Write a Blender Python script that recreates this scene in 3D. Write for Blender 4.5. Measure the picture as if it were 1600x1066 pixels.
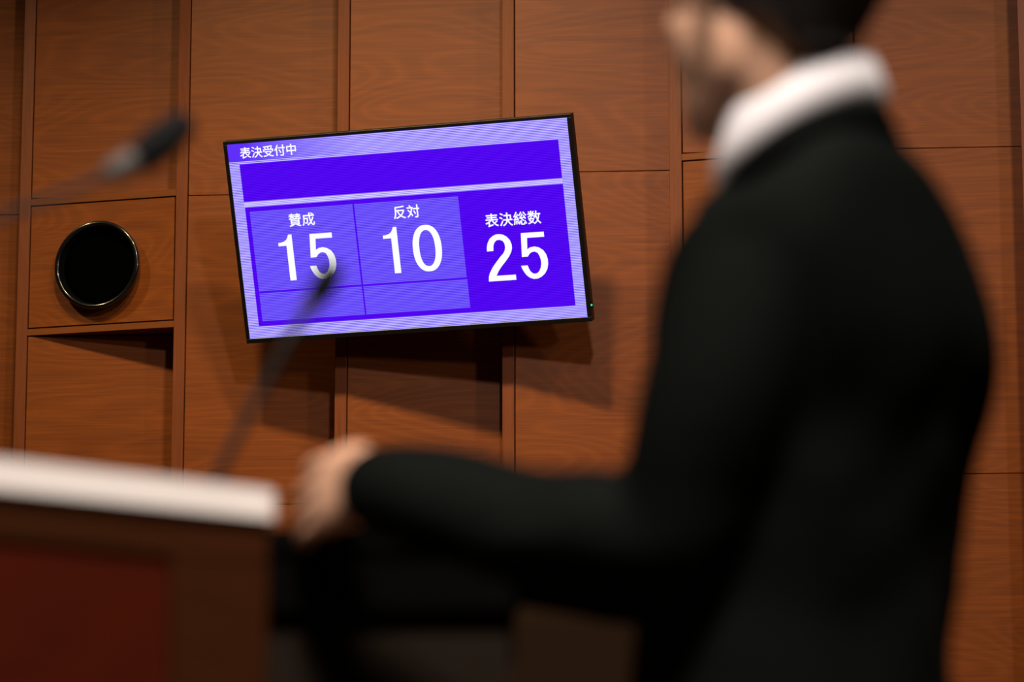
import bpy, bmesh, math, random
from mathutils import Vector, Matrix, noise as mnoise

random.seed(4)
SC = bpy.context.scene
COL = SC.collection
for o in list(bpy.data.objects):
    bpy.data.objects.remove(o)

# ------------------------------------------------------------------ camera
cam = bpy.data.cameras.new('camera')
cam.sensor_width = 36.0
cam.lens = 5528.5 / 1600 * 36.0
cam.clip_start = 0.05
cam.clip_end = 100
cam.dof.use_dof = True
cam.dof.focus_distance = 11.85
cam.dof.aperture_fstop = 3.9
camo = bpy.data.objects.new('camera', cam)
COL.objects.link(camo)
right = Vector((0.963021622, 0.269422782, -0.000848368))
up = Vector((0.054218329, -0.190711036, 0.980147782))
fwd = Vector((-0.263912349, 0.943949504, 0.198266504))
m = Matrix((right, up, -fwd)).transposed().to_4x4()
m.translation = Vector((3.17987, -11.37363, 0.525))
camo.matrix_world = m
SC.camera = camo

# ------------------------------------------------------------------ view, world
SC.view_settings.view_transform = 'Standard'
SC.view_settings.look = 'None'
SC.view_settings.gamma = 1.0
SC.view_settings.exposure = 0.0
SC.view_settings.use_curve_mapping = False
SC.cycles.max_bounces = 6
SC.cycles.use_denoising = True
w = bpy.data.worlds.new('hall_air')
w.use_nodes = True
w.node_tree.nodes['Background'].inputs[0].default_value = (0.9, 0.75, 0.6, 1)
w.node_tree.nodes['Background'].inputs[1].default_value = 0.02
SC.world = w

# ------------------------------------------------------------------ ceiling lamps of the hall, plus added fill lamps
WARM = (1.0, 0.90, 0.82)
def lamp(name, loc, aim, power, size, color=WARM, spread=150):
    l = bpy.data.lights.new(name, 'AREA')
    l.shape = 'DISK'
    l.size = size
    l.energy = power
    l.color = color
    l.spread = math.radians(spread)
    o = bpy.data.objects.new(name, l)
    COL.objects.link(o)
    o.location = loc
    o.rotation_euler = (Vector(aim) - Vector(loc)).to_track_quat('-Z', 'Y').to_euler()
    return o
DOWN = (1.0, 0.75, 0.36)
lamp('ceiling_or_fill_lamp', (0.18, -1.85, 5.38), (0.1, 0, 0.4), 26, 0.22, DOWN, 92)
lamp('ceiling_or_fill_lamp', (-0.85, -1.85, 5.38), (-0.6, 0, 0.4), 24.5, 0.22, DOWN, 92)
lamp('ceiling_or_fill_lamp', (-3.0, -1.85, 5.38), (-2.6, 0, 0.6), 24, 0.22, DOWN, 92)  # added unseen lamp, brightens the left end of the wall
lamp('ceiling_or_fill_lamp', (2.6, -1.85, 5.38), (2.3, 0, 0.6), 24, 0.22, DOWN, 92)  # added likewise, lifts the right end of the wall
lamp('ceiling_or_fill_lamp', (1.4, -3.85, 5.36), (0.0, 0, 2.2), 29, 0.3, WARM, 120)
lamp('ceiling_or_fill_lamp', (6.2, -4.7, 4.6), (0.0, 0, 2.2), 32, 0.5, WARM, 120)
lamp('ceiling_or_fill_lamp', (3.5, -10.9, 4.9), (2.3, -8.6, 1.2), 105, 0.9, (1.0, 0.9, 0.82), 70)

lamp('ceiling_or_fill_lamp', (-0.5, -10.8, 5.2), (2.3, -8.5, 1.2), 16, 0.9, (1.0, 0.88, 0.78), 60)  # added weak fill for the person's cheek and left side

# ------------------------------------------------------------------ helpers
def tag(o, label=None, cat=None, group=None, kind=None):
    if label: o['label'] = label
    if cat: o['category'] = cat
    if group: o['group'] = group
    if kind: o['kind'] = kind
    return o

def empty(name, loc, rz=0.0):
    o = bpy.data.objects.new(name, None)
    o.empty_display_size = 0.1
    COL.objects.link(o)
    o.location = loc
    o.rotation_euler = (0, 0, rz)
    return o

def link(name, me, mat, parent=None, smooth=False):
    o = bpy.data.objects.new(name, me)
    COL.objects.link(o)
    if mat: me.materials.append(mat)
    if parent: o.parent = parent
    if smooth:
        for p in me.polygons: p.use_smooth = True
    return o

def obj(name, bm, mat, parent=None, smooth=False, bevel=0.0, seg=2):
    if bevel > 0:
        bmesh.ops.bevel(bm, geom=list(bm.edges), offset=bevel, segments=seg, affect='EDGES', profile=0.5)
    bmesh.ops.recalc_face_normals(bm, faces=bm.faces)
    me = bpy.data.meshes.new(name)
    bm.to_mesh(me)
    bm.free()
    return link(name, me, mat, parent, smooth)

def box_bm(x0, x1, y0, y1, z0, z1, bm=None):
    bm = bm or bmesh.new()
    v = [bm.verts.new(p) for p in ((x0,y0,z0),(x1,y0,z0),(x1,y1,z0),(x0,y1,z0),(x0,y0,z1),(x1,y0,z1),(x1,y1,z1),(x0,y1,z1))]
    for f in ((0,3,2,1),(4,5,6,7),(0,1,5,4),(1,2,6,5),(2,3,7,6),(3,0,4,7)):
        bm.faces.new([v[i] for i in f])
    return bm

def prism_bm(quad, z0, z1, bm=None):
    """vertical prism over a plan polygon"""
    bm = bm or bmesh.new()
    a = [bm.verts.new((x, y, z0)) for x, y in quad]
    b = [bm.verts.new((x, y, z1)) for x, y in quad]
    n = len(quad)
    bm.faces.new(a[::-1]); bm.faces.new(b)
    for i in range(n):
        bm.faces.new((a[i], a[(i+1) % n], b[(i+1) % n], b[i]))
    return bm

def lathe_bm(profile, n=64, axis='Y', bm=None):
    """profile = list of (radius, height); revolves about the axis"""
    bm = bm or bmesh.new()
    rings = []
    for r, h in profile:
        ring = []
        for i in range(n):
            a = 2*math.pi*i/n
            c, s = r*math.cos(a), r*math.sin(a)
            p = (c, h, s) if axis == 'Y' else (c, s, h)
            ring.append(bm.verts.new(p))
        rings.append(ring)
    for k in range(len(rings)-1):
        for i in range(n):
            bm.faces.new((rings[k][i], rings[k][(i+1) % n], rings[k+1][(i+1) % n], rings[k+1][i]))
    bm.faces.new(rings[0]); bm.faces.new(rings[-1])
    return bm

def catmull(pts, sub=6):
    """pts: list of tuples of equal length, smooth interpolation through them"""
    out = []
    P = [Vector(p) for p in pts]
    for i in range(len(P)-1):
        p0 = P[max(i-1, 0)]; p1 = P[i]; p2 = P[i+1]; p3 = P[min(i+2, len(P)-1)]
        for k in range(sub):
            t = k/sub
            out.append(0.5*((2*p1)+(p2-p0)*t+(2*p0-5*p1+4*p2-p3)*t*t+(3*p1-p0-3*p2+p3)*t**3))
    out.append(P[-1])
    return out

def tube_bm(pts, radii, n=14, sub=5, bm=None, dome=True):
    """round tube through pts with varying radius and domed ends"""
    bm = bm or bmesh.new()
    rs = [Vector((r, 0, 0)) for r in radii]
    path = catmull(pts, sub)
    rr = [v.x for v in catmull([tuple(r) for r in rs], sub)]
    ref = Vector((0.31, 0.17, 0.93)).normalized()
    rings = []
    items = []
    for i, p in enumerate(path):
        t = (path[min(i+1, len(path)-1)] - path[max(i-1, 0)]).normalized()
        items.append((p, t, rr[i]))
    if dome:
        p, t, r = items[0]
        pre = [(p - t*r*math.sin(a), t, r*math.cos(a)) for a in (1.35, 1.0, 0.5)]
        p, t, r = items[-1]
        post = [(p + t*r*math.sin(a), t, r*math.cos(a)) for a in (0.5, 1.0, 1.35)]
        items = pre + items + post
    for p, t, r in items:
        u = ref - t*ref.dot(t)
        if u.length < 1e-3: u = Vector((1, 0, 0)) - t*t.x
        u.normalize(); ref = u
        v = t.cross(u)
        rings.append([bm.verts.new(p + r*(math.cos(2*math.pi*k/n)*u + math.sin(2*math.pi*k/n)*v)) for k in range(n)])
    for a, b in zip(rings, rings[1:]):
        for k in range(n):
            bm.faces.new((a[k], a[(k+1) % n], b[(k+1) % n], b[k]))
    bm.faces.new(rings[0][::-1]); bm.faces.new(rings[-1])
    return bm

def loft_bm(rings, n=28, sub=4, power=2.3, bm=None):
    """rings: (centre, u axis vector with length, v axis vector with length)"""
    bm = bm or bmesh.new()
    flat = [tuple(c)+tuple(u)+tuple(v) for c, u, v in rings]
    dense = []
    for i in range(len(flat)-1):
        P = [flat[max(i-1, 0)], flat[i], flat[i+1], flat[min(i+2, len(flat)-1)]]
        for k in range(sub):
            t = k/sub
            dense.append([0.5*((2*P[1][j])+(P[2][j]-P[0][j])*t+(2*P[0][j]-5*P[1][j]+4*P[2][j]-P[3][j])*t*t+(3*P[1][j]-P[0][j]-3*P[2][j]+P[3][j])*t**3) for j in range(9)])
    dense.append(list(flat[-1]))
    rr = []
    for d in dense:
        c, u, v = Vector(d[:3]), Vector(d[3:6]), Vector(d[6:9])
        ring = []
        for k in range(n):
            a = 2*math.pi*k/n
            ca, sa = math.cos(a), math.sin(a)
            ring.append(bm.verts.new(c + u*math.copysign(abs(ca)**(2/power), ca) + v*math.copysign(abs(sa)**(2/power), sa)))
        rr.append(ring)
    for a, b in zip(rr, rr[1:]):
        for k in range(n):
            bm.faces.new((a[k], a[(k+1) % n], b[(k+1) % n], b[k]))
    bm.faces.new(rr[0][::-1]); bm.faces.new(rr[-1])
    return bm

def blob_bm(c, axes, n=20, bm=None):
    """ellipsoid: centre and three axis vectors with lengths"""
    bm = bm or bmesh.new()
    r = bmesh.ops.create_uvsphere(bm, u_segments=n, v_segments=n//2+2, radius=1.0)
    M = Matrix((Vector(axes[0]), Vector(axes[1]), Vector(axes[2]))).transposed()
    for v in r['verts']:
        v.co = M @ v.co + Vector(c)
    return bm

def skin(name, bm, mat, parent, voxel, smooth=5, folds=0.0):
    """fuse overlapping closed shapes into one continuous surface"""
    bmesh.ops.recalc_face_normals(bm, faces=bm.faces)
    me = bpy.data.meshes.new(name)
    bm.to_mesh(me); bm.free()
    o = bpy.data.objects.new(name, me)
    COL.objects.link(o)
    r = o.modifiers.new('fuse', 'REMESH'); r.mode = 'VOXEL'; r.voxel_size = voxel
    s = o.modifiers.new('relax', 'SMOOTH'); s.factor = 0.5; s.iterations = smooth
    dg = bpy.context.evaluated_depsgraph_get()
    me2 = bpy.data.meshes.new_from_object(o.evaluated_get(dg))
    bpy.data.objects.remove(o); bpy.data.meshes.remove(me)
    me2.name = name
    if folds:      # soft cloth folds
        nrm = [v.normal.copy() for v in me2.vertices]
        for v, nv in zip(me2.vertices, nrm):
            q = v.co*11.0
            q = Vector((q.x, q.y, q.z*0.8 + 0.9*mnoise.noise(v.co*5.0)))
            v.co = v.co + nv*folds*mnoise.noise(q)
    off = Vector(parent.location)
    me2.transform(Matrix.Translation(-off))
    return link(name, me2, mat, parent, True)

# ------------------------------------------------------------------ materials
def mat(name, color, rough=0.5, spec=0.5, metal=0.0, coat=0.0, sss=0.0, bump=None, vary=None):
    """plain principled with a little procedural variation"""
    M = bpy.data.materials.new(name); M.use_nodes = True
    nt = M.node_tree; N = nt.nodes; L = nt.links
    b = N['Principled BSDF']
    b.inputs['Base Color'].default_value = (*color, 1)
    b.inputs['Roughness'].default_value = rough
    b.inputs['Metallic'].default_value = metal
    b.inputs['Specular IOR Level'].default_value = spec
    b.inputs['Coat Weight'].default_value = coat
    if sss:
        b.inputs['Subsurface Weight'].default_value = sss
        b.inputs['Subsurface Radius'].default_value = (1.0, 0.3, 0.15)
        b.inputs['Subsurface Scale'].default_value = 0.012
    if bump or vary:
        tc = N.new('ShaderNodeTexCoord')
        no = N.new('ShaderNodeTexNoise')
        no.inputs['Scale'].default_value = (bump or vary)[0]
        no.inputs['Detail'].default_value = 5
        L.new(tc.outputs['Object'], no.inputs['Vector'])
        if bump:
            bp = N.new('ShaderNodeBump'); bp.inputs['Strength'].default_value = bump[1]
            bp.inputs['Distance'].default_value = 0.002
            L.new(no.outputs['Fac'], bp.inputs['Height']); L.new(bp.outputs['Normal'], b.inputs['Normal'])
        if vary:
            mx = N.new('ShaderNodeMix'); mx.data_type = 'RGBA'
            mx.inputs['A'].default_value = (*[c*(1-vary[1]) for c in color], 1)
            mx.inputs['B'].default_value = (*[c*(1+vary[1]) for c in color], 1)
            L.new(no.outputs['Fac'], mx.inputs['Factor']); L.new(mx.outputs['Result'], b.inputs['Base Color'])
    return M

def wood(name, dark, light, vertical=False, rough=0.5, spec=0.3, figure=1.0):
    """sliced veneer: contour bands of stretched noise plus fine pore streaks"""
    M = bpy.data.materials.new(name); M.use_nodes = True
    nt = M.node_tree; N = nt.nodes; L = nt.links
    b = N['Principled BSDF']
    tc = N.new('ShaderNodeTexCoord')
    oi = N.new('ShaderNodeObjectInfo')
    mp = N.new('ShaderNodeMapping')
    if vertical: mp.inputs['Rotation'].default_value = (0, math.pi/2, 0)
    L.new(tc.outputs['Object'], mp.inputs['Vector'])
    rnd = N.new('ShaderNodeMath'); rnd.operation = 'MULTIPLY'; rnd.inputs[1].default_value = 57.0
    L.new(oi.outputs['Random'], rnd.inputs[0])
    def noise(scale_vec, scale, detail, rough_=0.5):
        m2 = N.new('ShaderNodeMapping'); m2.inputs['Scale'].default_value = scale_vec
        L.new(mp.outputs['Vector'], m2.inputs['Vector'])
        n = N.new('ShaderNodeTexNoise'); n.noise_dimensions = '4D'
        n.inputs['Scale'].default_value = scale
        n.inputs['Detail'].default_value = detail
        n.inputs['Roughness'].default_value = rough_
        L.new(m2.outputs['Vector'], n.inputs['Vector'])
        L.new(rnd.outputs[0], n.inputs['W'])
        return n.outputs['Fac']
    def math_(op, a, bval):
        q = N.new('ShaderNodeMath'); q.operation = op
        if hasattr(a, 'is_linked'): L.new(a, q.inputs[0])
        else: q.inputs[0].default_value = a
        if bval is not None:
            if hasattr(bval, 'is_linked'): L.new(bval, q.inputs[1])
            else: q.inputs[1].default_value = bval
        return q.outputs[0]
    big = noise((0.85, 1.0, 3.6), 1.3, 0.6)          # flame figure
    wob = noise((3.0, 1.0, 30.0), 1.5, 3.0)
    bands = math_('SINE', math_('ADD', math_('MULTIPLY', big, 150.0), math_('MULTIPLY', wob, 2.0)), None)
    bands = math_('MULTIPLY', math_('POWER', math_('ADD', math_('MULTIPLY', bands, 0.5), 0.5), 2.0), 0.10*figure)
    fine = noise((1.6, 1.0, 125.0), 2.2, 4.0, 0.7)   # pores
    med = noise((1.2, 1.0, 12.0), 2.0, 3.0)
    f = math_('ADD', math_('ADD', math_('MULTIPLY', fine, 0.8), math_('MULTIPLY', med, 0.3)), -0.15)
    f = math_('ADD', f, bands)
    cr = N.new('ShaderNodeValToRGB')
    cr.color_ramp.elements[0].position = 0.10; cr.color_ramp.elements[0].color = (*dark, 1)
    cr.color_ramp.elements[1].position = 0.80; cr.color_ramp.elements[1].color = (*light, 1)
    L.new(f, cr.inputs['Fac'])
    L.new(cr.outputs['Color'], b.inputs['Base Color'])
    b.inputs['Roughness'].default_value = rough
    b.inputs['Specular IOR Level'].default_value = spec
    bp = N.new('ShaderNodeBump'); bp.inputs['Strength'].default_value = 0.08; bp.inputs['Distance'].default_value = 0.001
    L.new(fine, bp.inputs['Height']); L.new(bp.outputs['Normal'], b.inputs['Normal'])
    return M

def glow(name, dark, bright, stripes=True, grad=None):
    """lit display area: the panel's own row structure as bright and dark lines"""
    M = bpy.data.materials.new(name); M.use_nodes = True
    nt = M.node_tree; N = nt.nodes; L = nt.links
    for n in list(N):
        if n.type == 'BSDF_PRINCIPLED': N.remove(n)
    e = N.new('ShaderNodeEmission')
    L.new(e.outputs[0], N['Material Output'].inputs['Surface'])
    if not stripes:
        e.inputs['Color'].default_value = (*bright, 1)
        return M
    tc = N.new('ShaderNodeTexCoord'); sp = N.new('ShaderNodeSeparateXYZ')
    L.new(tc.outputs['Object'], sp.inputs[0])
    q = N.new('ShaderNodeMath'); q.operation = 'MULTIPLY'; q.inputs[1].default_value = 2*math.pi/0.00553
    L.new(sp.outputs['Y'], q.inputs[0])
    s = N.new('ShaderNodeMath'); s.operation = 'SINE'; L.new(q.outputs[0], s.inputs[0])
    h = N.new('ShaderNodeMath'); h.operation = 'MULTIPLY_ADD'; h.inputs[1].default_value = 0.5; h.inputs[2].default_value = 0.5
    L.new(s.outputs[0], h.inputs[0])
    mx = N.new('ShaderNodeMix'); mx.data_type = 'RGBA'
    mx.inputs['A'].default_value = (*dark, 1); mx.inputs['B'].default_value = (*bright, 1)
    L.new(h.outputs[0], mx.inputs['Factor'])
    out = mx.outputs['Result']
    if grad:   # picture content: the frame graphic runs from violet at its left end to lavender
        mr = N.new('ShaderNodeMapRange'); mr.inputs['From Min'].default_value = grad[0]; mr.inputs['From Max'].default_value = grad[1]
        L.new(sp.outputs['X'], mr.inputs['Value'])
        m2 = N.new('ShaderNodeMix'); m2.data_type = 'RGBA'; m2.inputs['A'].default_value = (*grad[2], 1)
        L.new(mr.outputs[0], m2.inputs['Factor']); L.new(out, m2.inputs['B'])
        out = m2.outputs['Result']
    L.new(out, e.inputs['Color'])
    return M

def srgb(r, g, b):
    f = lambda c: (c/255/12.92) if c/255 <= 0.04045 else ((c/255+0.055)/1.055)**2.4
    return (f(r), f(g), f(b))

W_PANEL = wood('cherry_veneer', srgb(84, 36, 5), srgb(142, 73, 14))
W_TRIM = wood('cherry_edging', srgb(90, 42, 20), srgb(134, 73, 42), vertical=True, figure=0.4)
W_RAIL = wood('cherry_rail', srgb(92, 44, 12), srgb(134, 74, 26), figure=0.3)
W_RED = wood('mahogany_veneer', srgb(36, 6, 1), srgb(56, 13, 2), rough=0.5, spec=0.06)
W_BROWN = wood('brown_edging', srgb(29, 11, 2), srgb(46, 20, 5), rough=0.5, spec=0.06)
W_DARK = wood('dark_oak', srgb(12, 7, 3), srgb(22, 14, 7), rough=0.6, spec=0.05)
M_BLACKGAP = mat('black_backing', (0.004, 0.003, 0.003), 0.9, 0.1)
M_BEZEL = mat('black_plastic', (0.004, 0.004, 0.005), 0.45, 0.35)
M_LAMINATE = mat('black_laminate', (0.0012, 0.001, 0.0009), 0.8, 0.01, bump=(300, 0.1))
M_GLOSS = mat('gloss_black', (0.004, 0.004, 0.005), 0.2, 0.7, coat=0.4, vary=(20, 0.2))
M_MESH = mat('speaker_cloth', (0.0008, 0.0008, 0.001), 0.95, 0.0, bump=(900, 0.4))
M_STEEL = mat('grey_metal', (0.05, 0.043, 0.038), 0.6, 0.3, metal=0.5, vary=(60, 0.1))
M_STEM = mat('black_stem', (0.006, 0.005, 0.004), 0.7, 0.2, vary=(90, 0.2))
M_FOAM = mat('black_foam', (0.004, 0.004, 0.004), 0.95, 0.1, bump=(700, 0.6))
M_CREAM = mat('cream_laminate', (0.50, 0.455, 0.425), 0.35, 0.5, vary=(14, 0.04))
M_SUIT = mat('black_wool', (0.0013, 0.0018, 0.0014), 0.8, 0.04, bump=(420, 0.3), vary=(30, 0.2))
M_TROUSER = mat('black_trouser_wool', (0.003, 0.003, 0.003), 0.8, 0.06, bump=(420, 0.3), vary=(30, 0.2))
M_SHIRT = mat('white_cotton', (0.53, 0.505, 0.515), 0.8, 0.2, bump=(300, 0.2), vary=(25, 0.03))
M_SKIN = mat('skin', (0.37, 0.205, 0.13), 0.55, 0.35, sss=0.25, bump=(250, 0.15), vary=(18, 0.08))
M_HAIR = mat('black_hair', (0.005, 0.0045, 0.004), 0.5, 0.4, bump=(160, 0.6), vary=(80, 0.3))
M_SHOE = mat('black_leather', (0.008, 0.007, 0.007), 0.25, 0.5, coat=0.3, vary=(60, 0.2))
M_EYE = mat('eye_white', (0.75, 0.72, 0.68), 0.2, 0.5, vary=(40, 0.03))
M_CARPET = mat('brown_carpet', (0.10, 0.065, 0.045), 0.95, 0.1, bump=(600, 0.6), vary=(40, 0.25))
M_PLASTER = mat('cream_plaster', (0.42, 0.36, 0.30), 0.9, 0.2, bump=(60, 0.1), vary=(4, 0.05))
M_SIDEWALL = wood('side_wall_veneer', srgb(90, 44, 22), srgb(140, 78, 46))
M_CHAIR = mat('brown_leather', (0.0095, 0.0045, 0.0018), 0.85, 0.02, bump=(220, 0.4), vary=(35, 0.25))

# ------------------------------------------------------------------ room shell
WALL_TOP = 5.45
def shell(name, bm, m):
    o = obj(name, bm, m); o['kind'] = 'structure'; return o
shell('floor', box_bm(-7, 9, -14, 0.35, -0.1, 0.0), M_CARPET)
shell('ceiling', box_bm(-7, 9, -14, 0.35, WALL_TOP, WALL_TOP+0.1), M_PLASTER)
shell('wall_left', box_bm(-7.1, -7, -14, 0.35, 0, WALL_TOP), M_SIDEWALL)
shell('wall_right', box_bm(9, 9.1, -14, 0.35, 0, WALL_TOP), M_SIDEWALL)
shell('wall_front', box_bm(-7, 9, -14.1, -14, 0, WALL_TOP), M_PLASTER)
wall = shell('wall_back', box_bm(-7, 9, 0.24, 0.35, 0, WALL_TOP), M_BLACKGAP)

# battens: left edge / right edge of every upright as it stands on the wall
LEFT = {0: -1.8277, 1: -1.2311, 2: -0.6346, 3: -0.0349, 4: 0.5559, 5: 1.1527, 6: 1.7494}
PITCH = 0.5966
BW = 0.0420            # batten face
GAP = 0.0045
RECESS = 0.115
for k in list(range(-8, 0)): LEFT[k] = LEFT[0] + PITCH*k
for k in range(7, 19): LEFT[k] = LEFT[6] + PITCH*(k-6)
SEAMS = [0.0, 1.293, 2.398, 3.503, 4.608, WALL_TOP]
def panel(x0, x1, z0, z1, flush=False, name='panel'):
    """one veneered board, hinged forward at its left edge and set back at its right"""
    r = 0.0 if flush else RECESS
    cx, cz = (x0+x1)/2, (z0+z1)/2
    T = 0.018
    q = [(x0-cx, 0.001), (x1-cx, 0.001+r), (x1-cx, 0.001+r+T), (x0-cx, 0.001+T)]
    bm = prism_bm(q, z0-cz, z1-cz)
    o = obj(name, bm, W_PANEL, wall, bevel=0.0012, seg=1)
    o.location = (cx, 0, cz)
    return o
for k in sorted(LEFT):
    x0 = LEFT[k]
    bm = box_bm(-BW/2, BW/2, 0, 0.24, -WALL_TOP/2, WALL_TOP/2)
    o = obj('batten', bm, W_TRIM, wall, bevel=0.0012, seg=1)
    o.location = (x0+BW/2, 0, WALL_TOP/2)
    if k+1 not in LEFT: continue
    a, b = x0+BW+GAP, LEFT[k+1]-0.0005
    if k in (0, 4, -4, 8, -8, 12, 16):      # the bays that carry a flush box between two rails
        zb0, zb1 = 3.0595, 3.5012
        rb = 0.0235
        for zc in (zb1+GAP, zb0-GAP-rb):
            bm = box_bm(-(b-a+GAP)/2, (b-a+GAP)/2, 0, 0.16, -rb/2, rb/2)
            o = obj('rail', bm, W_RAIL, wall, bevel=0.001, seg=1)
            o.location = ((a+b-GAP)/2, 0, zc+rb/2)
        panel(a, b-GAP, zb0, zb1, flush=True, name='flush_panel')
        cuts = [(SEAMS[0], SEAMS[1]), (SEAMS[1], SEAMS[2]), (SEAMS[2], zb0-GAP-rb-GAP*0.6), (zb1+GAP+rb+GAP*0.6, SEAMS[4]), (SEAMS[4], SEAMS[5])]
    else:
        cuts = list(zip(SEAMS, SEAMS[1:]))
    for z0, z1 in cuts:
        panel(a, b, z0+0.001, z1-0.001)

# ------------------------------------------------------------------ round wall speaker
SPX, SPZ = -1.5130, 3.2660
sp = empty('wall_speaker', (SPX, 0.0, SPZ))
tag(sp, 'round black loudspeaker with a glossy ring on the small flush wood panel', 'speaker')
prof = [(0.148, 0.0), (0.156, -0.010), (0.159, -0.022)]
for q in range(13):      # rounded lip
    a = math.radians(-20 + 200*q/12)
    prof.append((0.1505 + 0.0095*math.cos(a), -0.030 - 0.0095*math.sin(a)))
prof += [(0.1395, -0.020), (0.136, -0.008), (0.134, 0.0)]
bm = bmesh.new()
n = 96; rings = []
for r, h in prof:
    rings.append([bm.verts.new((r*math.cos(2*math.pi*i/n), h, r*math.sin(2*math.pi*i/n))) for i in range(n)])
for a, b in zip(rings, rings[1:]):
    for i in range(n): bm.faces.new((a[i], a[(i+1) % n], b[(i+1) % n], b[i]))
obj('rim', bm, M_GLOSS, sp, True)
bm = lathe_bm([(0.1355, -0.0005), (0.134, -0.005), (0.10, -0.0035), (0.05, -0.002), (0.012, -0.0015)], 64)
obj('speaker_grille', bm, M_MESH, sp, True)

# ------------------------------------------------------------------ wall monitor
TS = 0.98669
tilt, tyaw, troll = math.radians(21.297), math.radians(0.151), math.radians(0.439)
nvec = Vector((-math.sin(tyaw), math.cos(tyaw), 0)); rvec = Vector((math.cos(tyaw), math.sin(tyaw), 0))
uvec = math.cos(tilt)*Vector((0, 0, 1)) - math.sin(tilt)*nvec
rv = math.cos(troll)*rvec + math.sin(troll)*uvec
uv_ = -math.sin(troll)*rvec + math.cos(troll)*uvec
tv = empty('wall_monitor', (0, 0, 0))
Mtv = Matrix((rv, uv_, rv.cross(uv_))).transposed().to_4x4() @ Matrix.Scale(TS, 4)
Mtv.translation = Vector((-0.30303, -0.25, 3.26479))
tv.matrix_world = Mtv
tag(tv, 'large black-framed flat screen tilted forward, showing white vote counts on purple', 'monitor')
OX0, OX1, OY0, OY1 = -0.6210, 0.6230, -0.3575, 0.3532
IX, IY = 0.6075, 0.3417
# housing: thin slab with a deeper back
bm = box_bm(OX0, OX1, OY0, OY1, -0.038, -0.003)
obj('housing', bm, M_BEZEL, tv, bevel=0.003)
bm = bmesh.new()
o4 = [(OX0+.12, OY0+.10), (OX1-.12, OY0+.10), (OX1-.12, OY1-.12), (OX0+.12, OY1-.12)]
i4 = [(OX0+.16, OY0+.14), (OX1-.16, OY0+.14), (OX1-.16, OY1-.16), (OX0+.16, OY1-.16)]
A = [bm.verts.new((x, y, -0.037)) for x, y in o4]; B = [bm.verts.new((x, y, -0.066)) for x, y in i4]
bm.faces.new(A); bm.faces.new(B[::-1])
for i in range(4): bm.faces.new((A[i], A[(i+1) % 4], B[(i+1) % 4], B[i]))
obj('back_cover', bm, M_BEZEL, tv, bevel=0.002)
bars = [(OX0, OX1, IY, OY1), (OX0, OX1, OY0, -IY), (OX0, -IX, -IY, IY), (IX, OX1, -IY, IY)]
for x0, x1, y0, y1 in bars:
    obj('bezel', box_bm(x0, x1, y0, y1, -0.004, 0.003), M_BEZEL, tv, bevel=0.0012, seg=1)
# tilting wall bracket
Minv = Mtv.inverted()
for x in (-0.17, 0.17):
    for y0, dz, r_ in ((-0.12, 0.0, 0.016), (0.16, -0.02, 0.013)):
        a = Vector((x, y0, -0.062))
        q = Minv @ Vector(((Mtv @ a).x, 0.20, (Mtv @ a).z + dz))
        obj('bracket_arm', tube_bm([tuple(a), tuple((a+q)/2), tuple(q)], [r_]*3, 10, 3), M_BEZEL, tv, True)
bm = lathe_bm([(0.002, 0.0), (0.0035, 0.001), (0.0035, 0.004), (0.002, 0.0052)], 16, 'Z')
LEDM = glow('green_led', (0, 0, 0), (0.05, 0.9, 0.35), stripes=False)
led = obj('indicator_light', bm, LEDM, tv, True); led.location = (OX1+0.002, -0.302, -0.004)
tag(led, 'tiny green indicator light')
bm = box_bm(OX1-0.001, OX1+0.005, -0.312, -0.292, -0.016, -0.006)
obj('indicator_socket', bm, M_BEZEL, tv)

# picture on the screen: flat areas of light, one above the other
def flat(name, polys, m, parent, z, smooth=False):
    bm = bmesh.new()
    for p in polys:
        bm.faces.new([bm.verts.new((x, y, z)) for x, y in p])
    me = bpy.data.meshes.new(name); bm.normal_update()
    for f in bm.faces:
        if f.normal.z < 0: f.normal_flip()
    bm.to_mesh(me); bm.free()
    return link(name, me, m, parent)
def rect(x0, x1, y0, y1): return [(x0, y0), (x1, y0), (x1, y1), (x0, y1)]
G_FRAME = glow('screen_lavender', srgb(78, 40, 248), srgb(222, 212, 255))
G_DEEP = glow('screen_deep_violet', srgb(50, 0, 222), srgb(102, 14, 255))
G_CELL = glow('screen_blue_violet', srgb(58, 18, 242), srgb(138, 112, 255))
G_TITLE = glow('screen_violet_title', srgb(78, 40, 248), srgb(222, 212, 255), grad=(-0.54, -0.13, srgb(96, 48, 250)))
G_WHITE = glow('screen_white', (1, 1, 1), (1.0, 1.0, 1.0), stripes=False)
G_LIGHTBAR = glow('screen_pale_bar', srgb(130, 105, 255), srgb(240, 234, 255))
screen = flat('screen', [rect(-IX, IX, -IY, IY)], G_FRAME, tv, 0.0)
flat('title_field', [rect(-IX, -0.14, 0.279, IY)], G_TITLE, screen, 0.0004)
flat('message_field', [rect(-0.5705, 0.5697, 0.1383, 0.2696)], G_DEEP, screen, 0.0006)
flat('light_bar', [rect(-0.5705, 0.5697, 0.1200, 0.1383)], G_LIGHTBAR, screen, 0.0006)
flat('count_field', [rect(-0.5691, 0.5700, -0.2991, 0.1185)], G_DEEP, screen, 0.0006)
cells = [rect(-0.5535, -0.1800, -0.1770, 0.1030), rect(-0.5535, -0.1795, -0.2830, -0.1832),
         rect(-0.1738, 0.1985, -0.1772, 0.1024), rect(-0.1738, 0.1995, -0.2831, -0.1832)]
for c in cells:
    flat('count_cell', [c], G_CELL, screen, 0.0009)
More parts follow.
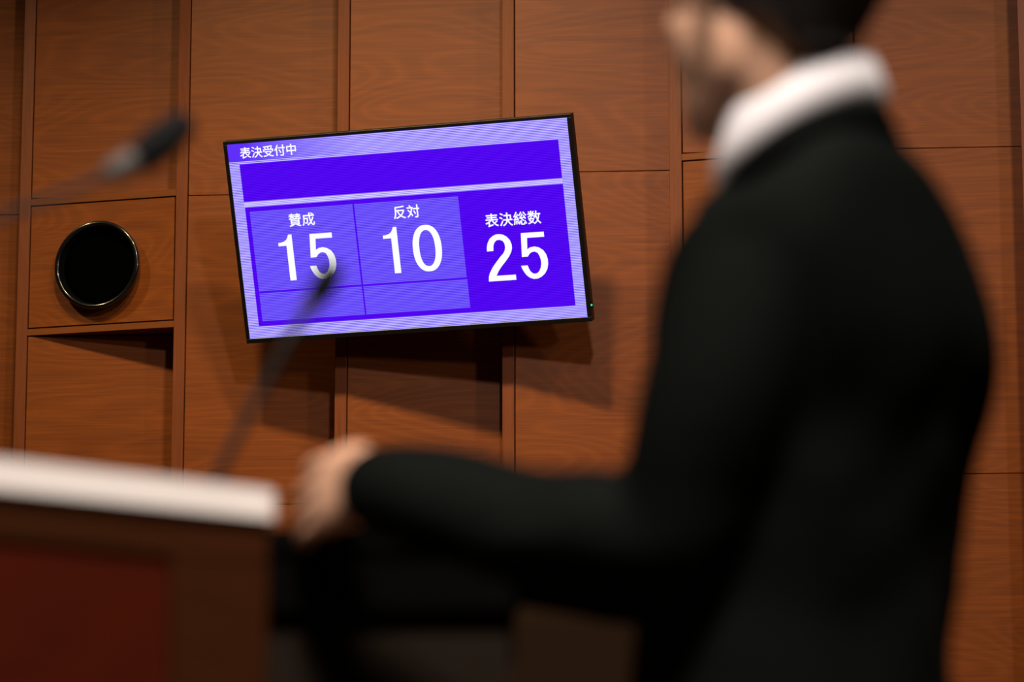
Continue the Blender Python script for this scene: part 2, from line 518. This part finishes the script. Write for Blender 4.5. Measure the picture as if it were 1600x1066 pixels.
ONE = [(-0.463,-0.0128),(-0.4526,-0.0122),(-0.4414,-0.0092),(-0.4328,-0.0035),(-0.428,0.0037),(-0.4241,0.0142),(-0.4115,0.0141),(-0.4112,-0.1463),(-0.4342,-0.1463),(-0.4342,-0.0242),(-0.4462,-0.0242),(-0.463,-0.0242)]
FIVE = [(-0.3464,0.0106),(-0.2658,0.0106),(-0.2658,-0.007),(-0.3262,-0.007),(-0.3295,-0.0461),(-0.32,-0.0403),(-0.304,-0.038),(-0.2888,-0.0419),(-0.2743,-0.0523),(-0.2653,-0.0671),(-0.2614,-0.0844),(-0.2619,-0.1014),(-0.2664,-0.1181),(-0.276,-0.1326),(-0.289,-0.1431),(-0.3035,-0.1488),(-0.3173,-0.1492),(-0.3305,-0.1441),(-0.3412,-0.1349),(-0.3495,-0.122),(-0.355,-0.1103),(-0.3572,-0.101),(-0.3342,-0.101),(-0.3307,-0.1128),(-0.3259,-0.1226),(-0.3188,-0.1292),(-0.3122,-0.1313),(-0.3032,-0.1299),(-0.2956,-0.1237),(-0.2894,-0.1128),(-0.2862,-0.0998),(-0.286,-0.0846),(-0.2893,-0.0712),(-0.2949,-0.0604),(-0.3041,-0.0554),(-0.314,-0.0562),(-0.3225,-0.0613),(-0.3306,-0.0714),(-0.3513,-0.0715)]
TWO = [(0.2799,-0.0937),(0.2807,-0.0803),(0.2846,-0.0657),(0.2939,-0.0505),(0.3064,-0.0411),(0.3183,-0.0372),(0.3298,-0.0371),(0.3429,-0.0399),(0.3553,-0.0482),(0.3645,-0.06),(0.3692,-0.0753),(0.3691,-0.0883),(0.3648,-0.1011),(0.3555,-0.1163),(0.3424,-0.1313),(0.3273,-0.147),(0.3141,-0.163),(0.3043,-0.1794),(0.3727,-0.1794),(0.3727,-0.1976),(0.2754,-0.1976),(0.277,-0.1811),(0.2819,-0.1683),(0.2946,-0.1486),(0.31,-0.1309),(0.3252,-0.1142),(0.3358,-0.1047),(0.3427,-0.0939),(0.3454,-0.0829),(0.3443,-0.0707),(0.3387,-0.061),(0.3277,-0.0564),(0.317,-0.0577),(0.3096,-0.0646),(0.3046,-0.0754),(0.3026,-0.0937)]
sh = lambda P, dx, dy: [(x+dx, y+dy) for x, y in P]
def digit(P, label):
    o = flat('digit', [P], G_WHITE, screen, 0.0013); o['label'] = label
digit(ONE, 'white numeral 1 of the count 15')
digit(FIVE, 'white numeral 5 of the count 15')
digit(sh(ONE, 0.3794, -0.0003), 'white numeral 1 of the count 10')
digit(TWO, 'white numeral 2 of the count 25')
digit(sh(FIVE, 0.7517, -0.0497), 'white numeral 5 of the count 25')
def sup(cx, cy, a, b, n=64, p=2.25):
    out = []
    for i in range(n):
        t = 2*math.pi*i/n; c, s = math.cos(t), math.sin(t)
        out.append((cx+a*math.copysign(abs(c)**(2/p), c), cy+b*math.copysign(abs(s)**(2/p), s)))
    return out
so, si = sup(0.0702, -0.0673, 0.0515, 0.0808), sup(0.0702, -0.0673, 0.0283, 0.0624)
quads = [[so[i], so[(i+1) % 64], si[(i+1) % 64], si[i]] for i in range(64)]
digit_zero = flat('digit', quads, G_WHITE, screen, 0.0013); digit_zero['label'] = 'white numeral 0 of the count 10'
def kanji(text, x, y, cell, size, label, bold=0.016):
    """one mesh per character in the sans face that ships with Blender, thickened by shifted copies"""
    for i, ch in enumerate(text):
        c = bpy.data.curves.new('character', 'FONT')
        c.body = ch; c.size = 1.0; c.resolution_u = 4
        t = bpy.data.objects.new('character', c); COL.objects.link(t)
        dg = bpy.context.evaluated_depsgraph_get()
        me = bpy.data.meshes.new_from_object(t.evaluated_get(dg))
        bpy.data.objects.remove(t); bpy.data.curves.remove(c)
        b = bmesh.new()
        for q, (ox, oy) in enumerate(((-bold, 0), (bold, 0), (0, -bold), (0, bold))):
            n0 = len(b.verts)
            b.from_mesh(me)
            b.verts.ensure_lookup_table()
            for v in b.verts[n0:]:
                v.co = Vector((x + cell*i + size*(v.co.x-0.5+ox), y + size*(v.co.y-0.38+oy), 0.0013 + 0.00002*q))
        bpy.data.meshes.remove(me)
        me = bpy.data.meshes.new('character')
        b.to_mesh(me); b.free()
        o = link('character', me, G_WHITE, screen)
        if i == 0: o['label'] = label
kanji('表決受付中', -0.5440, 0.3085, 0.0418, 0.0415, 'white heading of five characters at the top left of the screen')
kanji('賛成', -0.3930, 0.0632, 0.0490, 0.0480, 'white caption above the count 15')
kanji('反対', -0.0145, 0.0632, 0.0490, 0.0480, 'white caption above the count 10')
kanji('表決総数', 0.3085, 0.0120, 0.0498, 0.0490, 'white caption above the count 25')

# ------------------------------------------------------------------ lectern
RZ = math.atan2(0.803, 0.596)
lec = empty('lectern', (2.1120, -8.3345, 0.0), RZ)
tag(lec, 'dark red wooden lectern with a pale cream top edge', 'lectern')
LW, LD = 0.92, 0.50
bm = box_bm(-LW, 0, 0, LD, 1.0075, 1.0345)
top_e = [e for e in bm.edges if abs(e.verts[0].co.x-e.verts[1].co.x) < 1e-6 and abs(e.verts[0].co.y-e.verts[1].co.y) < 1e-6]
bmesh.ops.bevel(bm, geom=top_e, offset=0.018, segments=5, affect='EDGES', profile=0.5)
obj('tabletop', bm, M_CREAM, lec, bevel=0.0)
F = 0.008
obj('carcass', box_bm(-LW+0.03, -0.012, F+0.022, LD-0.02, 0.06, 1.0065), W_RED, lec, bevel=0.002)
for x0, x1 in ((-LW+0.02, -LW+0.12), (-0.112, -0.010)):
    obj('stile', box_bm(x0, x1, F, F+0.03, 0.05, 0.965), W_BROWN, lec, bevel=0.002)
obj('top_rail', box_bm(-LW+0.02, -0.010, F, F+0.03, 0.9655, 1.0065), W_BROWN, lec, bevel=0.002)
obj('bottom_rail', box_bm(-LW+0.1205, -0.1125, F, F+0.03, 0.05, 0.16), W_RED, lec, bevel=0.002)
obj('front_panel', box_bm(-LW+0.121, -0.113, F+0.005, F+0.021, 0.161, 0.965), W_RED, lec, bevel=0.001)
obj('plinth', box_bm(-LW+0.05, -0.03, F+0.03, LD-0.04, 0.0, 0.06), W_DARK, lec)

# ------------------------------------------------------------------ low dark desk beside the lectern
dk = empty('desk', (2.0672, -8.2907, 0.0), math.radians(15.62))
tag(dk, 'dark desk with a deep black edge, beside the lectern under the arms', 'desk')
DW, DD = 0.250, 0.46
obj('tabletop', box_bm(0, DW, 0, DD, 0.985, 1.010), M_LAMINATE, dk, bevel=0.003)
obj('apron', box_bm(0.006, DW-0.006, 0.006, DD-0.01, 0.932, 0.9848), M_LAMINATE, dk, bevel=0.002)
obj('front_panel', box_bm(0.012, DW-0.010, 0.022, 0.045, 0.04, 0.9315), W_DARK, dk, bevel=0.001)
obj('side_panel', box_bm(0.012, 0.032, 0.0455, DD-0.02, 0.04, 0.9315), W_DARK, dk, bevel=0.001)
obj('side_panel', box_bm(DW-0.030, DW-0.010, 0.0455, DD-0.02, 0.04, 0.9315), W_DARK, dk, bevel=0.001)
obj('plinth', box_bm(0.02, DW-0.02, 0.03, DD-0.03, 0.0, 0.0395), M_BLACKGAP, dk)

# ------------------------------------------------------------------ brown chair seen under the arm
ch = empty('chair', (2.145, -7.207, 0.0), math.radians(15.6))
tag(ch, 'brown padded chair whose back shows dimly under the black sleeve', 'chair')
def cushion(name, w_, d_, h_, loc, rx=0.0, parent=ch):
    bm = box_bm(-w_/2, w_/2, -d_/2, d_/2, -h_/2, h_/2)
    bmesh.ops.bevel(bm, geom=list(bm.edges), offset=min(w_, d_, h_)*0.45, segments=5, affect='EDGES', profile=0.5)
    o = obj(name, bm, M_CHAIR, parent, True)
    o.location = loc; o.rotation_euler = (rx, 0, 0)
    return o
cushion('seat', 0.50, 0.50, 0.10, (0.03, 0.12, 0.45))
bm = bmesh.new()
pr = []
for i in range(17):
    a = math.pi*i/16
    pr.append((0.25*math.copysign(abs(math.cos(a))**0.55, math.cos(a)), 0.875+0.19*math.sin(a)**0.55))
pr += [(-0.25, 0.52), (0.25, 0.52)]
a_ = [bm.verts.new((x, -0.035, z)) for x, z in pr]; b_ = [bm.verts.new((x, 0.035, z)) for x, z in pr]
bm.faces.new(a_); bm.faces.new(b_[::-1])
for i in range(len(pr)): bm.faces.new((a_[i], a_[(i+1) % len(pr)], b_[(i+1) % len(pr)], b_[i]))
bk = obj('backrest', bm, M_CHAIR, ch, True, bevel=0.012, seg=3); bk.location = (0.03, -0.15, 0)
for x, y in ((-0.19, -0.10), (0.25, -0.10), (-0.19, 0.34), (0.25, 0.34)):
    obj('leg', tube_bm([(x, y, 0.012), (x, y, 0.2), (x, y, 0.41)], [0.014, 0.017, 0.02], 12, 3), W_DARK, ch, True)

# ------------------------------------------------------------------ gooseneck microphones on the lectern
ZT = 1.0350
def mic(label, base, stem_pts, head_a, head_b, rh, collar_a, rstem):
    base = Vector((base[0], base[1], ZT))
    e = empty('gooseneck_microphone', base); tag(e, label, 'microphone', 'microphones on the lectern')
    T = lambda p: tuple(Vector(p)-base)
    bm = lathe_bm([(0.012, 0.0), (0.012, 0.002), (0.010, 0.005), (0.006, 0.009), (0.005, 0.022)], 32, 'Z')
    obj('base', bm, M_STEM, e, True)
    obj('stem', tube_bm([(0, 0, 0.02)] + [T(p) for p in stem_pts] + [T(collar_a)], [rstem]*(len(stem_pts)+2), 12, 6), M_STEM, e, True)
    obj('collar', tube_bm([T(collar_a), T((Vector(collar_a)+Vector(head_a))/2), T(head_a)], [rh*0.62, rh*0.72, rh*0.8], 16, 4), M_STEEL, e, True)
    obj('windscreen', tube_bm([T(head_a), T((Vector(head_a)+Vector(head_b))/2), T(head_b)], [rh*0.95, rh, rh*0.8], 18, 4), M_FOAM, e, True)
mic('nearer gooseneck microphone at upper left, black foam tip above the round speaker', (1.8471, -8.5373, 1.0339),
    [(1.8469, -8.5531, 1.1088), (1.8511, -8.5636, 1.1643), (1.8696, -8.5689, 1.2143), (1.9152, -8.5635, 1.2492), (1.9748, -8.5516, 1.2719)], (2.0426, -8.5198, 1.3118), (2.0706, -8.5072, 1.3395), 0.0175, (2.0180, -8.5337, 1.2948), 0.0038)
mic('gooseneck microphone whose dark tip overlaps the numeral 5 on the purple screen', (2.0281, -8.2850, 1.0322),
    [(2.0385, -8.2908, 1.0734), (2.0597, -8.2929, 1.1116), (2.0853, -8.2950, 1.1558), (2.1063, -8.2965, 1.1911)], (2.1295, -8.2877, 1.2302), (2.1416, -8.2883, 1.2491), 0.0125, (2.1170, -8.2876, 1.2131), 0.0048)

# ------------------------------------------------------------------ the speaker at the lectern
per = empty('person', (2.60, -8.20, 0.0))
tag(per, 'person in a black suit and white collar, seen from behind, hand on the lectern', 'person')
Ft = Vector((-0.96867, 0.24835, 0)); Rt = Vector((0.24835, 0.96867, 0)); UZ = Vector((0, 0, 1))
Fh = Vector((-0.825, 0.565, 0)).normalized(); Rh = Vector((Fh.y, -Fh.x, 0))
def tr(c, wr, df, tilt_deg=0.0, roll_deg=0.0):
    """torso ring: centre, half width, half depth, forward tilt (front edge lower)"""
    a = math.radians(tilt_deg)
    f = Ft*math.cos(a) - UZ*math.sin(a)
    b = math.radians(roll_deg)
    r = Rt*math.cos(b) + UZ*math.sin(b)
    return (Vector(c), r*wr, f*df)

# joints
SH_L, EL_L, FM_L, WR_L = (2.5801, -8.4213, 1.2054), (2.4973, -8.4146, 0.9623), (2.3693, -8.4016, 0.9822), (2.2232, -8.3718, 1.0239)
UM_L = (2.5480, -8.4374, 1.0879)
SH_R, UM_R, EL_R, FM_R, WR_R = (2.6589, -8.1690, 1.2188), (2.5754, -8.1058, 1.1093), (2.4502, -8.0521, 0.9895), (2.3102, -8.0301, 1.0008), (2.1671, -8.0133, 1.0330)

# jacket with sleeves, one surface
bm = loft_bm([
    tr((2.6086, -8.3794, 1.2957), 0.070, 0.076, 31),
    tr((2.6093, -8.3699, 1.2770), 0.092, 0.088, 28),
    tr((2.6126, -8.3496, 1.2599), 0.138, 0.104, 19),
    tr((2.6102, -8.3223, 1.2280), 0.178, 0.120, 12),
    tr((2.6091, -8.2822, 1.1363), 0.192, 0.140, 4),
    tr((2.5902, -8.2546, 1.0304), 0.176, 0.128),
    tr((2.5720, -8.2371, 0.9227), 0.178, 0.128),
    tr((2.5640, -8.2155, 0.8092), 0.190, 0.136),
    tr((2.5590, -8.1978, 0.7184), 0.196, 0.142)], 32, 5, 2.25)
tube_bm([SH_L, UM_L, EL_L], [0.074, 0.066, 0.058], 18, 6, bm)
tube_bm([EL_L, FM_L, WR_L], [0.058, 0.055, 0.046], 18, 6, bm)
tube_bm([SH_R, UM_R, EL_R], [0.074, 0.066, 0.058], 18, 6, bm)
tube_bm([EL_R, FM_R, WR_R], [0.058, 0.053, 0.042], 18, 6, bm)
jacket = skin('jacket', bm, M_SUIT, per, 0.008, 6, 0.010)
tag(jacket, 'black suit jacket with long sleeves')
# jacket collar: a folded band round the neck
def band(rings_c, n=48, thick=0.004):
    """rings_c: list of (centre, u, v) from the top edge down; open shell with thickness"""
    bm = bmesh.new(); rr = []
    for c, u, v in rings_c:
        rr.append([bm.verts.new(Vector(c)+u*math.cos(2*math.pi*k/n)+v*math.sin(2*math.pi*k/n)) for k in range(n)])
    for c, u, v in reversed(rings_c):
        rr.append([bm.verts.new(Vector(c)+u*(1-thick/u.length)*math.cos(2*math.pi*k/n)+v*(1-thick/v.length)*math.sin(2*math.pi*k/n)) for k in range(n)])
    for a, b in zip(rr, rr[1:]+rr[:1]):
        for k in range(n): bm.faces.new((a[k], a[(k+1) % n], b[(k+1) % n], b[k]))
    off = per.location
    for v in bm.verts: v.co -= off
    return bm
obj('shirt_collar', band([tr((2.6195, -8.3987, 1.3771), 0.055, 0.061, 9), tr((2.6157, -8.3955, 1.3566), 0.065, 0.071, 14),
     tr((2.6107, -8.3905, 1.3261), 0.077, 0.085, 25), tr((2.6068, -8.3794, 1.2935), 0.081, 0.088, 31)]), M_SHIRT, per, True)
obj('jacket_collar', band([tr((2.6092, -8.3788, 1.3040), 0.083, 0.088, 31), tr((2.6089, -8.3750, 1.2956), 0.088, 0.092, 30),
     tr((2.6089, -8.3678, 1.2763), 0.101, 0.098, 27)], thick=0.008), M_SUIT, per, True)

# trousers and shoes
HC = Vector((2.5640, -8.2155, 0.8092))
hx, hy = HC.x, HC.y
def foot(s): return Vector((hx, hy, 0)) + Rt*0.105*s + Ft*(0.03 if s < 0 else -0.02)
bm = bmesh.new()
loft_bm([(Vector((hx, hy, 0.96)), Rt*0.160, Ft*0.112), (Vector((hx, hy, 0.88)), Rt*0.176, Ft*0.124), (Vector((hx, hy, 0.78)), Rt*0.172, Ft*0.118)], 24, 4, 2.3, bm)
for s in (-1, 1):
    f = foot(s)
    hip = Vector((hx, hy, 0.80)) + Rt*0.088*s
    knee = (hip+f)/2 + Ft*0.015; knee.z = 0.47
    tube_bm([tuple(hip), tuple((hip+knee)/2), tuple(knee), tuple((knee+f)/2+Vector((0, 0, 0.0))), (f.x, f.y, 0.10)], [0.092, 0.086, 0.070, 0.064, 0.062], 18, 5, bm, dome=False)
tag(skin('trousers', bm, M_TROUSER, per, 0.009, 5, 0.006), 'black suit trousers')
for s in (-1, 1):
    f = foot(s)
    bm = bmesh.new()
    loft_bm([(f - Ft*0.075 + UZ*0.045, Rt*0.022, UZ*0.044), (f - Ft*0.05 + UZ*0.052, Rt*0.036, UZ*0.052), (f + UZ*0.052, Rt*0.040, UZ*0.052),
             (f + Ft*0.09 + UZ*0.038, Rt*0.047, UZ*0.038), (f + Ft*0.16 + UZ*0.028, Rt*0.042, UZ*0.028), (f + Ft*0.20 + UZ*0.020, Rt*0.020, UZ*0.019)], 20, 4, 2.8, bm)
    bmesh.ops.recalc_face_normals(bm, faces=bm.faces)
    for v in bm.verts:
        v.co -= per.location
        if v.co.z < 0.003: v.co.z = 0.0
    obj('shoe', bm, M_SHOE, per, True)

# body: head, neck, trunk, arms, hands, legs in one continuous skin
E0 = Vector((2.5864, -8.4118, 1.4460))     # midpoint between the ear canals
def hp(x, y, z): return E0 + Rh*x + Fh*y + UZ*z
def hb(c, r, bm): blob_bm(hp(*c), (Rh*r[0], Fh*r[1], UZ*r[2]), 24, bm)
bm = bmesh.new()
hb((0, -0.012, 0.048), (0.074, 0.094, 0.092), bm)       # cranium
hb((0, 0.030, 0.020), (0.066, 0.066, 0.075), bm)        # forehead and temples
hb((0, 0.038, -0.035), (0.060, 0.058, 0.070), bm)       # cheeks
hb((0, 0.048, -0.085), (0.044, 0.046, 0.036), bm)       # jaw
hb((0, 0.078, -0.100), (0.022, 0.020, 0.018), bm)       # chin
hb((-0.042, 0.010, -0.050), (0.019, 0.036, 0.044), bm)  # jaw angles
hb((0.042, 0.010, -0.050), (0.019, 0.036, 0.044), bm)
hb((-0.034, 0.062, -0.022), (0.022, 0.022, 0.022), bm)  # cheekbones
hb((0.034, 0.062, -0.022), (0.022, 0.022, 0.022), bm)
hb((-0.028, 0.079, 0.030), (0.024, 0.013, 0.008), bm)   # brows
hb((0.028, 0.079, 0.030), (0.024, 0.013, 0.008), bm)
tube_bm([tuple(hp(0, 0.090, 0.022)), tuple(hp(0, 0.103, -0.004)), tuple(hp(0, 0.112, -0.026))], [0.008, 0.009, 0.012], 14, 4, bm)  # nose
hb((-0.012, 0.100, -0.030), (0.009, 0.010, 0.008), bm)
hb((0.012, 0.100, -0.030), (0.009, 0.010, 0.008), bm)
hb((0, 0.093, -0.057), (0.022, 0.010, 0.0055), bm)      # lips
hb((0, 0.091, -0.068), (0.019, 0.010, 0.0065), bm)
for s in (-1, 1):                                       # ears
    cpt = hp(0.078*s, -0.010, 0.0)
    ux = (Rh*s*0.55 - Fh*0.83).normalized()
    nx = (Rh*s*0.83 + Fh*0.55).normalized()
    pts = []
    for i in range(11):
        a = math.radians(-70 + 28*i)
        pts.append(tuple(cpt + ux*(0.006 + 0.0165*math.cos(a)) + UZ*(0.004 + 0.028*math.sin(a)) + nx*0.004))
    tube_bm(pts, [0.0055]*4+[0.0045]*7, 10, 3, bm)
    blob_bm(cpt + ux*0.004, (ux*0.015, nx*0.006, UZ*0.026), 16, bm)
    blob_bm(cpt + ux*0.0 - UZ*0.027, (ux*0.009, nx*0.006, UZ*0.010), 14, bm)
NB = Vector((2.6065, -8.3730, 1.3132))
tube_bm([tuple(hp(0, -0.020, -0.01)), tuple(hp(0, -0.016, -0.065)), tuple((hp(0, -0.03, -0.12)+NB)/2), tuple(NB)], [0.050, 0.048, 0.048, 0.052], 22, 5, bm)
loft_bm([tr(NB, 0.052, 0.052, 25), tr((2.6148, -8.3433, 1.2583), 0.092, 0.070, 18), tr((2.6104, -8.3187, 1.2112), 0.130, 0.082, 10), tr((2.6048, -8.2798, 1.1193), 0.135, 0.095),
         tr((2.5845, -8.2515, 1.0077), 0.140, 0.098), tr((2.5693, -8.2319, 0.8943), 0.145, 0.100), (Vector((hx, hy, 0.86)), Rt*0.155, Ft*0.105), (Vector((hx, hy, 0.79)), Rt*0.140, Ft*0.095)], 24, 4, 2.2, bm)
tube_bm([SH_L, UM_L, EL_L], [0.052, 0.046, 0.038], 16, 5, bm)
tube_bm([EL_L, FM_L, WR_L], [0.038, 0.037, 0.028], 16, 5, bm)
tube_bm([SH_R, UM_R, EL_R], [0.052, 0.046, 0.038], 16, 5, bm)
tube_bm([EL_R, FM_R, WR_R], [0.038, 0.037, 0.028], 16, 5, bm)
for s in (-1, 1):
    f = foot(s)
    hip = Vector((hx, hy, 0.82)) + Rt*0.085*s
    knee = (hip+f)/2 + Ft*0.015; knee.z = 0.47
    tube_bm([tuple(hip), tuple((hip+knee)/2), tuple(knee), tuple((knee+f)/2), (f.x, f.y, 0.07)], [0.075, 0.068, 0.052, 0.048, 0.036], 16, 5, bm)
    tube_bm([(f.x, f.y, 0.055), tuple(f + Ft*0.08 + UZ*0.035), tuple(f + Ft*0.15 + UZ*0.026)], [0.030, 0.026, 0.018], 14, 4, bm)

def hand(bm, wrist, fdir, thumb_side, bends, splay=0.10, flip=1, thumb_dir=None, size=1.0):
    """palm, four unequal bent fingers and a thumb off the side of the palm.
    fdir: from wrist to knuckles; thumb_side: across the palm to the thumb; palm faces n"""
    wrist = Vector(wrist); d = Vector(fdir).normalized()
    t = Vector(thumb_side); t = (t - d*t.dot(d)).normalized()
    n = d.cross(t)*flip                   # the fingers curl towards n
    s = size
    loft_bm([(wrist - d*0.02*s, t*0.027*s, n*0.021*s), (wrist + d*0.012*s, t*0.029*s, n*0.020*s), (wrist + d*0.045*s, t*0.039*s, n*0.0185*s),
             (wrist + d*0.080*s, t*0.042*s, n*0.0155*s), (wrist + d*0.095*s, t*0.038*s, n*0.011*s)], 20, 4, 2.5, bm)
    lens = [(0.042, 0.025, 0.021), (0.047, 0.029, 0.023), (0.043, 0.027, 0.022), (0.033, 0.020, 0.019)]   # index to little
    for i in range(4):
        off = (0.0305 - 0.0205*i)*s
        a = splay*(1.5-i)/1.5
        dd = (d*math.cos(a) + t*math.sin(a)).normalized()
        root = wrist + d*(0.066*s) + t*off*0.92
        kn = wrist + d*((0.092 - 0.004*abs(i-1.2))*s) + t*off
        pts = [root, kn]; ang = 0.0; p = kn
        for L_, b in zip(lens[i], bends):
            ang += b
            p = p + (dd*math.cos(ang) + n*math.sin(ang))*L_*s
            pts.append(p)
        tube_bm([tuple(q) for q in pts], [0.0095*s, 0.0092*s, 0.0084*s, 0.0078*s, 0.0068*s], 12, 4, bm)
    td = Vector(thumb_dir).normalized() if thumb_dir else (d*0.65 + t*0.6 + n*0.45).normalized()
    r0 = wrist + d*0.022*s + t*0.018*s
    r1 = r0 + (td + t*0.35).normalized()*0.042*s
    r2 = r1 + td*0.032*s
    r3 = r2 + (td + d*0.35).normalized()*0.026*s
    tube_bm([tuple(r0), tuple(r1), tuple(r2), tuple(r3)], [0.016*s, 0.0125*s, 0.0105*s, 0.0085*s], 12, 4, bm)
HW_L = Vector((2.2142, -8.3664, 1.0368))
HK_L = Vector((2.1557, -8.3188, 1.0349))
tube_bm([WR_L, tuple((Vector(WR_L)+HW_L)/2), tuple(HW_L)], [0.028, 0.027, 0.026], 14, 4, bm)
hand(bm, HW_L, HK_L-HW_L, Vector((-0.08, 0.30, 0.85)), (0.12, 0.35, 0.35), thumb_dir=(HK_L-HW_L).normalized()*0.9+Vector((-0.1, 0.3, 0.02)))
HW_R = Vector(WR_R); HK_R = Vector((2.0956, -7.9999, 1.0253))
hand(bm, HW_R + (HK_R-HW_R)*0.2, HK_R-HW_R, Vector((-0.4, -0.9, 0.0)), (0.2, 0.25, 0.2), flip=-1, thumb_dir=(-0.7, -0.6, -0.05))
body = skin('body', bm, M_SKIN, per, 0.0034, 4)
# eyes
for k in (-1, 1):
    b2 = blob_bm(hp(0.030*k, 0.0765, 0.013) - per.location, (Rh*0.0115, Fh*0.0115, UZ*0.0115), 16)
    ey = obj('eye', b2, M_EYE, per, True)
    b2 = blob_bm(hp(0.030*k, 0.0866, 0.013) - per.location, (Rh*0.0052, Fh*0.0022, UZ*0.0052), 14)
    obj('iris', b2, M_HAIR, ey, True)
# hair: short cap, longer at the nape, face left free
bm = bmesh.new()
hb((0, -0.024, 0.052), (0.083, 0.095, 0.102), bm)
hb((0, -0.060, 0.012), (0.072, 0.062, 0.066), bm)
hb((0, 0.020, 0.085), (0.070, 0.076, 0.064), bm)
hb((0, -0.068, -0.022), (0.055, 0.034, 0.043), bm)
tag(skin('hair', bm, M_HAIR, per, 0.005, 3), 'short black hair')
